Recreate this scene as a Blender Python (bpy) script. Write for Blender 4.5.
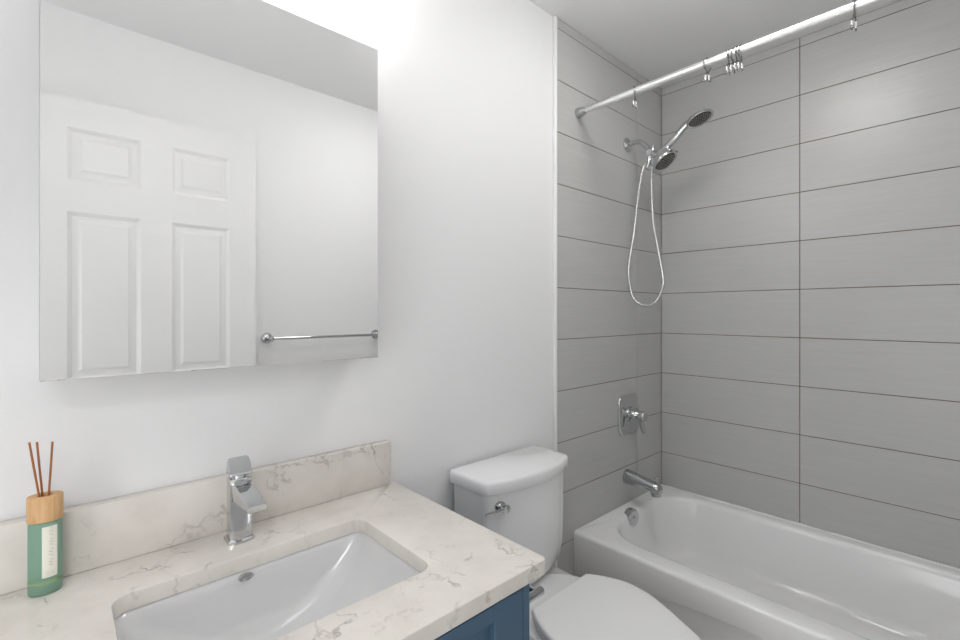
import bpy, bmesh, math, random
from mathutils import Vector, Matrix
random.seed(7)
for o in list(bpy.data.objects):
    bpy.data.objects.remove(o, do_unlink=True)
sc = bpy.context.scene
COL = sc.collection
R = math.radians
PI = math.pi

# ------------------------------------------------------------------ camera, world, light, exposure
H = 1.29                                   # eye height above the bathroom floor
cam_d = bpy.data.cameras.new('camera')
cam = bpy.data.objects.new('camera', cam_d)
COL.objects.link(cam)
cam.location = (0, 0, H)
cam.rotation_euler = (R(90), 0, R(-42.387))
cam_d.sensor_width = 36
cam_d.lens = 36 * 463.587 / 960
cam_d.shift_y = -7.658 / 960
cam_d.clip_start = 0.02
sc.camera = cam

w = bpy.data.worlds.new('world')
sc.world = w
w.use_nodes = True
w.node_tree.nodes['Background'].inputs[0].default_value = (0.96, 0.98, 1.0, 1)
w.node_tree.nodes['Background'].inputs[1].default_value = 1.0

def area(name, loc, rot, sx, sy, power, col=(1, 1, 1)):
    d = bpy.data.lights.new(name, 'AREA')
    d.shape = 'RECTANGLE'
    d.size, d.size_y = sx, sy
    d.energy = power
    d.color = col
    o = bpy.data.objects.new(name, d)
    o.location = loc
    o.rotation_euler = rot
    COL.objects.link(o)
    return o
# the room is lit by the bar light over the mirror and three added unseen fills:
# the ceiling dome, the glowing pane in the left wall and the hall lamp
area('hall_fill_light', (-0.55, -0.95, 2.40), (0, 0, 0), 0.6, 0.4, 14)  # added fill through the doorway, out of view
FILL_PANE_GLOW = 2.6
VANITY_GLOW = 12.5
CEILING_FILL_GLOW = 12.5
sc.view_settings.view_transform = 'Standard'
sc.view_settings.look = 'None'
sc.view_settings.gamma = 1
sc.view_settings.use_curve_mapping = False
sc.view_settings.exposure = 0.3

# ------------------------------------------------------------------ materials
def lin(c):
    return tuple(((v / 255) / 12.92 if v / 255 <= 0.04045 else ((v / 255 + 0.055) / 1.055) ** 2.4) for v in c) + (1,)

def mat(name, col, rough=0.5, metal=0.0, **kw):
    m = bpy.data.materials.new(name)
    m.use_nodes = True
    b = m.node_tree.nodes['Principled BSDF']
    b.inputs['Base Color'].default_value = col if len(col) == 4 else tuple(col) + (1,)
    b.inputs['Roughness'].default_value = rough
    b.inputs['Metallic'].default_value = metal
    for k, v in kw.items():
        b.inputs[k.replace('_', ' ')].default_value = v
    return m

class NT:
    def __init__(self, m):
        self.t = m.node_tree
        self.b = self.t.nodes['Principled BSDF']
    def n(self, typ, **kw):
        nd = self.t.nodes.new(typ)
        for k, v in kw.items():
            if k.startswith('i_'):
                key = k[2:]
                nd.inputs[int(key) if key.isdigit() else key.replace('_', ' ')].default_value = v
            else:
                setattr(nd, k, v)
        return nd
    def l(self, a, b):
        self.t.links.new(a, b)
    def ramp(self, pts):
        r = self.t.nodes.new('ShaderNodeValToRGB')
        el = r.color_ramp.elements
        while len(el) < len(pts):
            el.new(0.5)
        for e, (p, c) in zip(el, pts):
            e.position = p
            e.color = c if len(c) == 4 else tuple(c) + (1,)
        return r

def bump(nt, height, strength, dist=0.002):
    b = nt.n('ShaderNodeBump', i_Strength=strength, i_Distance=dist)
    nt.l(height, b.inputs['Height'])
    nt.l(b.outputs['Normal'], nt.b.inputs['Normal'])

def wall_paint(name, col, rough=0.55, k=0.12):
    m = mat(name, col, rough)
    nt = NT(m)
    tc = nt.n('ShaderNodeTexCoord')
    no = nt.n('ShaderNodeTexNoise', i_Scale=160.0, i_Detail=3.0)
    nt.l(tc.outputs['Object'], no.inputs['Vector'])
    bump(nt, no.outputs['Fac'], k, 0.0015)
    return m

M_WALL = wall_paint('white_wall_paint', (0.86, 0.86, 0.865))
M_CEIL = wall_paint('ceiling_paint', (0.88, 0.88, 0.885), 0.7)
M_TRIM = mat('white_trim_paint', (0.85, 0.85, 0.85), 0.35)
M_DOOR = mat('white_door_paint', (0.84, 0.84, 0.84), 0.4)
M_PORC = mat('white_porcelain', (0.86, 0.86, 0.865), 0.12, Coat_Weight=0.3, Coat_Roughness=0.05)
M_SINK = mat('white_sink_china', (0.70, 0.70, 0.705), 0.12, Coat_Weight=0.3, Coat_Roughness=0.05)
M_TUB = mat('white_tub_enamel', (0.90, 0.90, 0.90), 0.16, Coat_Weight=0.3, Coat_Roughness=0.08)
M_SEAT = mat('white_seat_plastic', (0.86, 0.86, 0.86), 0.3)
M_CHROME = mat('polished_chrome', (0.62, 0.63, 0.64), 0.06, 1.0)
M_BRUSH = mat('satin_chrome', (0.50, 0.51, 0.52), 0.16, 1.0)
M_STEEL = mat('white_chrome_tube', (0.90, 0.90, 0.89), 0.3, 1.0)
M_HOSE = mat('metal_hose_spiral', (0.80, 0.80, 0.80), 0.22, 1.0)
M_DARK = mat('dark_nozzle_rubber', (0.06, 0.06, 0.055), 0.5)
M_NUB = mat('nozzle_tip_grey', (0.33, 0.32, 0.28), 0.5)
M_BLACK = mat('black_hole', (0.01, 0.01, 0.01), 0.7)
M_MIRROR = mat('mirror_glass', (0.93, 0.935, 0.93), 0.0, 1.0)
M_CABW = mat('white_cabinet_steel', (0.82, 0.82, 0.82), 0.4)
M_GROUT = mat('brown_grout', lin((112, 92, 74)), 0.85)
M_CAULK = mat('white_caulk', (0.88, 0.88, 0.87), 0.5)
M_BLUE = mat('slate_blue_cabinet_paint', lin((70, 98, 122)), 0.38)
M_WIRE = mat('dark_steel_wire', (0.30, 0.30, 0.30), 0.2, 1.0)
M_BEAD = mat('pearly_roller_bead', (0.85, 0.85, 0.83), 0.12, 0.5)
M_WATER = mat('diffuser_label_paper', lin((236, 234, 222)), 0.6)
M_INK = mat('pale_gold_ink', lin((196, 180, 140)), 0.45, 0.3)
M_FLOORG = None

def hose_mat():
    nt = NT(M_HOSE)
    tc = nt.n('ShaderNodeTexCoord')
    wv = nt.n('ShaderNodeTexWave', i_Scale=120.0)
    wv.bands_direction = 'Z'
    nt.l(tc.outputs['Object'], wv.inputs['Vector'])
    bump(nt, wv.outputs['Fac'], 0.5, 0.001)
hose_mat()

def tile_mat():
    m = mat('grey_linen_tile', lin((158, 157, 154)), 0.3)
    nt = NT(m)
    tc = nt.n('ShaderNodeTexCoord')
    mp = nt.n('ShaderNodeMapping')
    mp.inputs['Scale'].default_value = (5.0, 5.0, 120.0)
    nt.l(tc.outputs['Object'], mp.inputs['Vector'])
    a = nt.n('ShaderNodeTexNoise', i_Scale=1.0, i_Detail=5.0, i_Roughness=0.65, i_Distortion=0.4)
    nt.l(mp.outputs['Vector'], a.inputs['Vector'])
    big = nt.n('ShaderNodeTexNoise', i_Scale=1.6, i_Detail=2.0)
    nt.l(tc.outputs['Object'], big.inputs['Vector'])
    r = nt.ramp([(0.25, lin((184, 184, 182))), (0.75, lin((198, 198, 196)))])
    mx = nt.n('ShaderNodeMath', operation='MULTIPLY_ADD')
    mx.inputs[1].default_value = 0.55
    nt.l(a.outputs['Fac'], mx.inputs[0])
    m2 = nt.n('ShaderNodeMath', operation='MULTIPLY')
    m2.inputs[1].default_value = 0.45
    nt.l(big.outputs['Fac'], m2.inputs[0])
    nt.l(m2.outputs[0], mx.inputs[2])
    nt.l(mx.outputs[0], r.inputs['Fac'])
    nt.l(r.outputs['Color'], nt.b.inputs['Base Color'])
    bump(nt, a.outputs['Fac'], 0.35, 0.0015)
    return m
M_TILE = tile_mat()

def quartz():
    m = mat('veined_quartz', lin((226, 219, 211)), 0.14)
    nt = NT(m)
    tc = nt.n('ShaderNodeTexCoord')
    # soft cloudy ground
    cl = nt.n('ShaderNodeTexNoise', i_Scale=7.0, i_Detail=5.0, i_Roughness=0.6)
    nt.l(tc.outputs['Object'], cl.inputs['Vector'])
    base = nt.ramp([(0.3, lin((214, 208, 201))), (0.62, lin((228, 223, 216)))])
    nt.l(cl.outputs['Fac'], base.inputs['Fac'])
    # warp the coordinates
    wn = nt.n('ShaderNodeTexNoise', i_Scale=9.0, i_Detail=4.0, i_Roughness=0.6)
    nt.l(tc.outputs['Object'], wn.inputs['Vector'])
    sub = nt.n('ShaderNodeVectorMath', operation='SUBTRACT')
    sub.inputs[1].default_value = (0.5, 0.5, 0.5)
    nt.l(wn.outputs['Color'], sub.inputs[0])
    scl = nt.n('ShaderNodeVectorMath', operation='SCALE')
    scl.inputs['Scale'].default_value = 0.16
    nt.l(sub.outputs[0], scl.inputs[0])
    add = nt.n('ShaderNodeVectorMath', operation='ADD')
    nt.l(tc.outputs['Object'], add.inputs[0])
    nt.l(scl.outputs[0], add.inputs[1])
    def veins(scale, width, mscale, m0, m1, off):
        vo = nt.n('ShaderNodeTexVoronoi', feature='DISTANCE_TO_EDGE', i_Scale=scale)
        of = nt.n('ShaderNodeVectorMath', operation='ADD')
        of.inputs[1].default_value = (off, off * 0.7, off * 1.3)
        nt.l(add.outputs[0], of.inputs[0])
        nt.l(of.outputs[0], vo.inputs['Vector'])
        ln = nt.ramp([(0.0, (1, 1, 1)), (width, (0, 0, 0))])
        nt.l(vo.outputs['Distance'], ln.inputs['Fac'])
        mk = nt.n('ShaderNodeTexNoise', i_Scale=mscale, i_Detail=3.0, i_Roughness=0.7)
        nt.l(of.outputs[0], mk.inputs['Vector'])
        mr = nt.ramp([(m0, (0, 0, 0)), (m1, (1, 1, 1))])
        nt.l(mk.outputs['Fac'], mr.inputs['Fac'])
        mu = nt.n('ShaderNodeMath', operation='MULTIPLY')
        nt.l(ln.outputs['Color'], mu.inputs[0])
        nt.l(mr.outputs['Color'], mu.inputs[1])
        return mu.outputs[0]
    v1 = veins(10.0, 0.045, 6.5, 0.53, 0.68, 3.1)
    v2 = veins(20.0, 0.07, 8.0, 0.55, 0.70, 7.7)
    mxm = nt.n('ShaderNodeMath', operation='MAXIMUM')
    nt.l(v1, mxm.inputs[0]); nt.l(v2, mxm.inputs[1])
    sc_ = nt.n('ShaderNodeMath', operation='MULTIPLY')
    sc_.inputs[1].default_value = 0.62
    nt.l(mxm.outputs[0], sc_.inputs[0])
    mix = nt.n('ShaderNodeMix', data_type='RGBA')
    nt.l(sc_.outputs[0], mix.inputs['Factor'])
    nt.l(base.outputs['Color'], mix.inputs['A'])
    mix.inputs['B'].default_value = lin((122, 114, 106))
    nt.l(mix.outputs['Result'], nt.b.inputs['Base Color'])
    return m
M_QUARTZ = quartz()

def wood(name, c0, c1, sc3):
    m = mat(name, c0, 0.5)
    nt = NT(m)
    tc = nt.n('ShaderNodeTexCoord')
    mp = nt.n('ShaderNodeMapping')
    mp.inputs['Scale'].default_value = sc3
    nt.l(tc.outputs['Object'], mp.inputs['Vector'])
    a = nt.n('ShaderNodeTexNoise', i_Scale=1.0, i_Detail=4.0, i_Distortion=0.6)
    nt.l(mp.outputs['Vector'], a.inputs['Vector'])
    r = nt.ramp([(0.3, c0), (0.7, c1)])
    nt.l(a.outputs['Fac'], r.inputs['Fac'])
    nt.l(r.outputs['Color'], nt.b.inputs['Base Color'])
    return m
M_CAP = wood('light_beech_wood', lin((206, 160, 110)), lin((224, 184, 136)), (240, 240, 25))
M_REED = wood('brown_reed', lin((150, 88, 44)), lin((180, 112, 60)), (300, 300, 30))

M_FGLASS = mat('frosted_green_glass', lin((150, 188, 166)), 0.32, Transmission_Weight=0.35, IOR=1.2)

def emis(name, col, s):
    m = bpy.data.materials.new(name)
    m.use_nodes = True
    b = m.node_tree.nodes['Principled BSDF']
    b.inputs['Base Color'].default_value = (0.8, 0.8, 0.8, 1)
    b.inputs['Emission Color'].default_value = tuple(col) + (1,)
    b.inputs['Emission Strength'].default_value = s
    return m
M_OPAL = emis('glowing_opal_diffuser', (1.0, 0.985, 0.965), VANITY_GLOW)
M_CEIL_FILL = emis('glowing_ceiling_fill', (1.0, 0.993, 0.98), CEILING_FILL_GLOW)  # dome of the added ceiling fill

M_FILL_PANE = emis('glowing_fill_pane', (0.97, 0.985, 1.0), FILL_PANE_GLOW)  # emissive pane added as side fill, never in view

def floor_mat():
    m = mat('grey_brown_floor_tile', lin((120, 110, 102)), 0.4)
    nt = NT(m)
    tc = nt.n('ShaderNodeTexCoord')
    br = nt.n('ShaderNodeTexBrick', i_Scale=1.0)
    br.inputs['Color1'].default_value = lin((222, 217, 210))
    br.inputs['Color2'].default_value = lin((226, 221, 214))
    br.inputs['Mortar'].default_value = lin((180, 172, 164))
    br.inputs['Brick Width'].default_value = 0.6
    br.inputs['Row Height'].default_value = 0.3
    br.inputs['Mortar Size'].default_value = 0.003
    nt.l(tc.outputs['Object'], br.inputs['Vector'])
    nt.l(br.outputs['Color'], nt.b.inputs['Base Color'])
    return m
M_FLOOR = floor_mat()

# ------------------------------------------------------------------ mesh helpers
def T(loc=(0, 0, 0), rz=0.0, rx=0.0, ry=0.0):
    return Matrix.Translation(loc) @ Matrix.Rotation(rz, 4, 'Z') @ Matrix.Rotation(ry, 4, 'Y') @ Matrix.Rotation(rx, 4, 'X')

def box(bm, lo, hi, bev=0.0, seg=2, mi=0, mtx=None):
    lo, hi = Vector(lo), Vector(hi)
    c, s = (lo + hi) / 2, hi - lo
    r = bmesh.ops.create_cube(bm, size=1.0, matrix=Matrix.Translation(c) @ Matrix.Diagonal((s.x, s.y, s.z, 1)))
    vs = r['verts']
    if bev > 0:
        es = list({e for v in vs for e in v.link_edges})
        rr = bmesh.ops.bevel(bm, geom=es, offset=bev, segments=seg, profile=0.5, affect='EDGES')
        vs = list({v for f in rr['faces'] for v in f.verts} | {v for v in vs if v.is_valid})
    vs = [v for v in vs if v.is_valid]
    fs = {f for v in vs for f in v.link_faces}
    for f in fs:
        f.material_index = mi
    if mtx is not None:
        bmesh.ops.transform(bm, matrix=mtx, verts=vs)
    return vs

def frame_for(d):
    d = d.normalized()
    up = Vector((0, 0, 1)) if abs(d.z) < 0.9 else Vector((1, 0, 0))
    a = d.cross(up).normalized()
    return a, d.cross(a).normalized()

def loft(bm, rings, cap0=True, cap1=True, mi=0, closed=True):
    vr = [[bm.verts.new(p) for p in r] for r in rings]
    n = len(vr[0])
    for a, b in zip(vr[:-1], vr[1:]):
        for i in range(n if closed else n - 1):
            j = (i + 1) % n
            try:
                f = bm.faces.new((a[i], a[j], b[j], b[i]))
                f.material_index = mi
            except ValueError:
                pass
    if cap0:
        f = bm.faces.new(list(reversed(vr[0]))); f.material_index = mi
    if cap1:
        f = bm.faces.new(vr[-1]); f.material_index = mi
    return [v for r in vr for v in r]

def tube(bm, pts, rad, n=14, caps=True, mi=0):
    pts = [Vector(p) for p in pts]
    rads = rad if isinstance(rad, (list, tuple)) else [rad] * len(pts)
    rings = []
    a = None
    for i, p in enumerate(pts):
        d = (pts[min(i + 1, len(pts) - 1)] - pts[max(i - 1, 0)])
        if d.length < 1e-9:
            d = pts[-1] - pts[0]
        d.normalize()
        if a is None:
            a, b = frame_for(d)
        else:
            a = (a - d * a.dot(d)).normalized()
            b = d.cross(a).normalized()
        rings.append([p + (a * math.cos(2 * PI * k / n) + b * math.sin(2 * PI * k / n)) * rads[i] for k in range(n)])
    return loft(bm, rings, caps, caps, mi)

def revolve(bm, base, axis, prof, n=32, mi=0):
    """prof: list of (distance along axis, radius)"""
    base, axis = Vector(base), Vector(axis).normalized()
    a, b = frame_for(axis)
    rings = []
    for t, r in prof:
        r = max(r, 1e-5)
        rings.append([base + axis * t + (a * math.cos(2 * PI * k / n) + b * math.sin(2 * PI * k / n)) * r for k in range(n)])
    return loft(bm, rings, True, True, mi)

def catmull(pts, k=8, closed=False):
    P = [Vector(p) for p in pts]
    out = []
    n = len(P)
    rng = n if closed else n - 1
    for i in range(rng):
        if closed:
            p0, p1, p2, p3 = P[(i - 1) % n], P[i], P[(i + 1) % n], P[(i + 2) % n]
        else:
            p0, p1, p2, p3 = P[max(i - 1, 0)], P[i], P[i + 1], P[min(i + 2, n - 1)]
        for j in range(k):
            t = j / k
            out.append(0.5 * ((2 * p1) + (p2 - p0) * t + (2 * p0 - 5 * p1 + 4 * p2 - p3) * t * t + (3 * p1 - p0 - 3 * p2 + p3) * t ** 3))
    if not closed:
        out.append(P[-1])
    return out

def rrect(cx, cy, hx, hy, r, z, per=10, edge=14):
    """rounded rectangle ring, same vertex count whatever the size"""
    r = min(r, hx - 1e-4, hy - 1e-4)
    out = []
    cs = [(cx + hx - r, cy + hy - r, 0), (cx - hx + r, cy + hy - r, 90), (cx - hx + r, cy - hy + r, 180), (cx + hx - r, cy - hy + r, 270)]
    for i, (x, y, a0) in enumerate(cs):
        arc = [Vector((x + r * math.cos(R(a0 + 90 * k / per)), y + r * math.sin(R(a0 + 90 * k / per)), z)) for k in range(per + 1)]
        out += arc
        nx, ny, na = cs[(i + 1) % 4]
        q = Vector((nx + r * math.cos(R(na)), ny + r * math.sin(R(na)), z))
        for k in range(1, edge):
            out.append(arc[-1].lerp(q, k / edge))
    return out

def obj(name, bm, m, parent=None, smooth=40, loc=None):
    bmesh.ops.remove_doubles(bm, verts=bm.verts, dist=1e-6)
    bmesh.ops.recalc_face_normals(bm, faces=bm.faces)
    me = bpy.data.meshes.new(name)
    bm.to_mesh(me)
    bm.free()
    for x in (m if isinstance(m, (list, tuple)) else [m]):
        me.materials.append(x)
    if smooth:
        me.shade_smooth()
        me.set_sharp_from_angle(angle=R(smooth))
    o = bpy.data.objects.new(name, me)
    COL.objects.link(o)
    if parent is not None:
        o.parent = parent
        # geometry is written in world space: take the parents' offset back out
        off = Vector((0, 0, 0))
        p = parent
        while p is not None:
            off += p.location
            p = p.parent
        me.transform(Matrix.Translation(-off))
    elif loc is not None:
        me.transform(Matrix.Translation(-Vector(loc)))
        o.location = loc
    return o

def thing(name, label, cat, loc, group=None):
    o = bpy.data.objects.new(name, None)
    o.empty_display_size = 0.05
    o.location = loc
    COL.objects.link(o)
    return tag(o, label, cat, group)

def tag(o, label, cat, group=None):
    o['label'] = label
    o['category'] = cat
    if group:
        o['group'] = group
    return o

def struct(name, bm, m, smooth=0, parent=None, label=None):
    o = obj(name, bm, m, parent, smooth)
    if parent is None:
        o['kind'] = 'structure'
        if label:
            o['label'] = label
    return o

NB = bmesh.new

# ------------------------------------------------------------------ key dimensions (metres)
YB, XR, YF, XL, ZC = 1.12, 2.2705, -0.29, -1.02, H + 1.137
XE = 1.421                       # where the tile starts on the back wall
YW = YB + 0.008                  # painted wall face, a tile's thickness behind the tile face
ZTILE, DZ = H + 1.0992, 0.20075  # first tile joint and row height
DOOR_X0, DOOR_X1, DOOR_H = -0.91, -0.135, 2.10
WY0, WY1, WZ0, WZ1 = -0.25, 0.45, 0.30, 1.70     # opening in the left wall for the added glowing pane

# ------------------------------------------------------------------ the room
bm = NB(); box(bm, (XL - 0.12, YF - 0.1, -0.06), (XR + 0.12, YW + 0.1, 0)); struct('floor', bm, M_FLOOR)
bm = NB(); box(bm, (XL - 0.12, YF - 0.1, ZC), (XR + 0.12, YW + 0.1, ZC + 0.06)); struct('ceiling', bm, M_CEIL)
bm = NB(); box(bm, (XL - 0.12, YW, 0), (XR + 0.12, YW + 0.1, ZC)); struct('wall_back', bm, M_WALL)
bm = NB()
box(bm, (XL - 0.12, YF - 0.1, 0), (DOOR_X0, YF, ZC))
box(bm, (DOOR_X1, YF - 0.1, 0), (XR + 0.12, YF, ZC))
box(bm, (DOOR_X0, YF - 0.1, DOOR_H), (DOOR_X1, YF, ZC))
struct('wall_front', bm, M_WALL)
bm = NB(); box(bm, (XR + 0.009, YF, 0), (XR + 0.12, YW, ZC)); struct('wall_right', bm, M_WALL)
bm = NB()
box(bm, (XL - 0.12, YF, 0), (XL, WY0, ZC))
box(bm, (XL - 0.12, WY1, 0), (XL, YW, ZC))
box(bm, (XL - 0.12, WY0, 0), (XL, WY1, WZ0))
box(bm, (XL - 0.12, WY0, WZ1), (XL, WY1, ZC))
struct('wall_left', bm, M_WALL)
bm = NB()
xw = XL - 0.075
for lo, hi in (((xw - 0.03, WY0, WZ0), (xw + 0.03, WY0 + 0.045, WZ1)), ((xw - 0.03, WY1 - 0.045, WZ0), (xw + 0.03, WY1, WZ1)),
               ((xw - 0.03, WY0 + 0.045, WZ0), (xw + 0.03, WY1 - 0.045, WZ0 + 0.045)), ((xw - 0.03, WY0 + 0.045, WZ1 - 0.045), (xw + 0.03, WY1 - 0.045, WZ1)),
               ((xw - 0.02, WY0 + 0.045, (WZ0 + WZ1) / 2 - 0.02), (xw + 0.02, WY1 - 0.045, (WZ0 + WZ1) / 2 + 0.02))):
    box(bm, lo, hi, 0.003)
wn = struct('fill_window_1', bm, M_TRIM, 40)  # frame of the glowing pane, added to fill the room from the left
bm = NB(); box(bm, (xw - 0.004, WY0 + 0.04, WZ0 + 0.04), (xw + 0.004, WY1 - 0.04, WZ1 - 0.04)); obj('fill_pane', bm, M_FILL_PANE, wn)
bm = NB(); box(bm, (XL - 0.05, WY0 - 0.03, WZ0 - 0.02), (XL + 0.03, WY1 + 0.03, WZ0 + 0.002), 0.004); obj('fill_window_sill', bm, M_TRIM, wn)

# tile cladding: real tiles with bevelled edges over a recessed bed of grout
def tiled(name, cols, rows, place):
    bm = NB()
    g = 0.0014
    (a0, a1), (z0, z1) = (cols[0], cols[-1]), (rows[0], rows[-1])
    def put(lo, hi, bev, mi):
        vs = box(bm, lo, hi, bev, 1, mi)
        bmesh.ops.transform(bm, matrix=place, verts=vs)
    put((a0, 0.0015, z0), (a1, 0.0075, z1), 0, 1)
    for c0, c1 in zip(cols[:-1], cols[1:]):
        for r0, r1 in zip(rows[:-1], rows[1:]):
            put((c0 + g, 0.0, r0 + g), (c1 - g, 0.007, r1 - g), 0.0008, 0)
    return struct(name, bm, [M_TILE, M_GROUT])
rows = [0.012] + sorted(z for z in [ZTILE - DZ * k for k in range(0, 12)] if z > 0.05) + [ZC]
tiled('wall_back_tiled', [XE, 2.029, XR], rows, Matrix.Translation((0, YB, 0)))
tiled('wall_right_tiled', [-YB, -0.525, 0.08, -YF], rows, Matrix.Translation((XR, 0, 0)) @ Matrix.Rotation(-PI / 2, 4, 'Z'))
tiled('wall_front_tiled', [-XR, -2.029, -XE], rows, Matrix.Translation((0, YF + 0.008, 0)) @ Matrix.Rotation(PI, 4, 'Z'))
bm = NB(); box(bm, (XE - 0.015, YB - 0.006, 0), (XE, YW, ZC), 0.004, 3); struct('trim_1', bm, M_TRIM, 40)
bm = NB(); box(bm, (0.72, YW - 0.013, 0), (XE - 0.015, YW, 0.10), 0.003); struct('baseboard_back', bm, M_TRIM, 40)
bm = NB(); box(bm, (DOOR_X1, YF, 0), (XE - 0.01, YF + 0.013, 0.10), 0.003); struct('baseboard_front', bm, M_TRIM, 40)
# door casing round the doorway in the front wall
bm = NB()
box(bm, (DOOR_X0 - 0.07, YF, 0), (DOOR_X0, YF + 0.014, DOOR_H + 0.07), 0.004)
box(bm, (DOOR_X0, YF, DOOR_H), (DOOR_X1, YF + 0.014, DOOR_H + 0.07), 0.004)
struct('trim_2', bm, M_TRIM, 40)
# hallway outside the door
YH = YF - 0.1
bm = NB(); box(bm, (-1.7, -1.6, -0.06), (0.8, YH, 0)); struct('floor_hall', bm, M_FLOOR)
bm = NB(); box(bm, (-1.7, -1.6, ZC), (0.8, YH, ZC + 0.06)); struct('ceiling_hall', bm, M_WALL)
bm = NB(); box(bm, (-1.7, -1.7, 0), (0.8, -1.6, ZC)); struct('wall_hall', bm, M_WALL)

# ------------------------------------------------------------------ six-panel door, folded back against the front wall
def panel(bm, x0, x1, z0, z1, y):
    # a raised-and-fielded panel: cove, flat, bevel, field; front face towards +y
    def ring(i, dy):
        return [Vector((x0 + i, y + dy, z0 + i)), Vector((x1 - i, y + dy, z0 + i)), Vector((x1 - i, y + dy, z1 - i)), Vector((x0 + i, y + dy, z1 - i))]
    loft(bm, [ring(0, 0), ring(0.006, -0.0035), ring(0.014, -0.0085), ring(0.026, -0.0085), ring(0.040, -0.002), ring(0.041, -0.0012)], False, True)
DX0, DX1, DYF = -0.115, 0.678, -0.235
DZ0, DZ1 = 0.012, H + 0.791
px = [(0.0275, 0.2475), (0.351, 0.569)]
pz = [(0.25, 0.90), (H - 0.252, H + 0.372), (H + 0.490, H + 0.683)]
bm = NB()
box(bm, (DX0, DYF - 0.035, DZ0), (DX1, DYF - 0.012, DZ1))
xs = sorted({DX0, DX1, *[v for p in px for v in p]})
zs = sorted({DZ0, DZ1, *[v for p in pz for v in p]})
for i in range(len(xs) - 1):
    for k in range(len(zs) - 1):
        hole = any(abs(xs[i] - a) < 1e-6 for a, b in px) and any(abs(zs[k] - a) < 1e-6 for a, b in pz)
        if not hole:
            q = [bm.verts.new((x, DYF, z)) for x, z in ((xs[i], zs[k]), (xs[i + 1], zs[k]), (xs[i + 1], zs[k + 1]), (xs[i], zs[k + 1]))]
            bm.faces.new(q)
for a, b in px:
    for c, d in pz:
        panel(bm, a, b, c, d, DYF)
for (a, b) in (((DX0, DZ0), (DX1, DZ0)), ((DX1, DZ0), (DX1, DZ1)), ((DX1, DZ1), (DX0, DZ1)), ((DX0, DZ1), (DX0, DZ0))):
    q = [bm.verts.new(p) for p in ((a[0], DYF, a[1]), (b[0], DYF, b[1]), (b[0], DYF - 0.012, b[1]), (a[0], DYF - 0.012, a[1]))]
    bm.faces.new(q)
door = struct('door_1', bm, M_DOOR, 25)
bm = NB()
revolve(bm, (DX1 - 0.065, DYF, 0.95), (0, 1, 0), [(0, 0.031), (0.006, 0.031), (0.009, 0.012), (0.03, 0.011), (0.036, 0.022), (0.05, 0.027), (0.062, 0.022), (0.066, 0.008)], 24)
obj('door_knob', bm, M_BRUSH, door)
bm = NB()
for z in (0.25, 1.02, 1.80):
    tube(bm, [(DX0 - 0.004, DYF - 0.03, z), (DX0 - 0.004, DYF - 0.03, z + 0.09)], 0.006, 10)
    box(bm, (DOOR_X1 + 0.001, YF, z), (DX0 - 0.006, DYF - 0.03, z + 0.09))
obj('hinge', bm, M_BRUSH, door)

# ------------------------------------------------------------------ towel bar on the front wall (seen in the mirror)
t = thing('towel_bar', 'chrome towel bar on the white wall, seen in the cabinet mirror beside the door', 'towel bar', (1.03, YF, H - 0.123))
for x in (0.742, 1.325):
    bm = NB()
    revolve(bm, (x, YF, H - 0.123), (0, 1, 0), [(0, 0.026), (0.004, 0.026), (0.010, 0.023), (0.012, 0.014), (0.014, 0.0105), (0.062, 0.0105), (0.072, 0.013), (0.078, 0.010), (0.08, 0.003)], 28)
    obj('bar_post', bm, M_CHROME, t)
bm = NB(); tube(bm, [(0.742, YF + 0.068, H - 0.123), (1.325, YF + 0.068, H - 0.123)], 0.0075, 16); obj('bar_rail', bm, M_CHROME, t)

# ------------------------------------------------------------------ mirror cabinet
MX0, MX1, MZ0, MZ1, MY = -0.021, 0.589, H - 0.111, H + 0.652, 1.02
t = thing('mirror_cabinet', 'frameless mirrored medicine cabinet mounted on the white wall above the sink', 'mirror cabinet', ((MX0 + MX1) / 2, YW, MZ0))
bm = NB(); box(bm, (MX0 + 0.003, MY + 0.0195, MZ0 + 0.003), (MX1 - 0.003, YW, MZ1 - 0.003), 0.002); obj('cabinet_body', bm, M_CABW, t)
bm = NB()
box(bm, (MX0, MY + 0.0045, MZ0), (MX1, MY + 0.019, MZ1), 0.001, 1); d = obj('cabinet_door', bm, M_CABW, t)
bm = NB(); box(bm, (MX0, MY, MZ0), (MX1, MY + 0.0045, MZ1), 0.0012, 1); obj('mirror_pane', bm, M_MIRROR, d, 0)

# ------------------------------------------------------------------ vanity light above the mirror
t = thing('vanity_light', 'white glowing bar light with chrome cap on the wall above the mirror', 'wall light', (0.284, YW, H + 0.86))
bm = NB(); box(bm, (-0.03, YW - 0.03, H + 0.855), (0.60, YW, H + 0.945), 0.004); obj('back_plate', bm, M_CHROME, t)
bm = NB()
box(bm, (-0.03, YW - 0.052, H + 0.934), (0.60, YW - 0.03, H + 0.946), 0.003)
obj('top_cap', bm, M_CHROME, t)
bm = NB(); box(bm, (-0.03, YW - 0.115, H + 0.865), (0.60, YW - 0.04, H + 0.932), 0.012, 3); obj('light_diffuser', bm, M_OPAL, t)
for x in (0.06, 0.51):
    bm = NB(); box(bm, (x, YW - 0.042, H + 0.885), (x + 0.02, YW - 0.028, H + 0.915)); obj('bracket', bm, M_CHROME, t)

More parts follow.
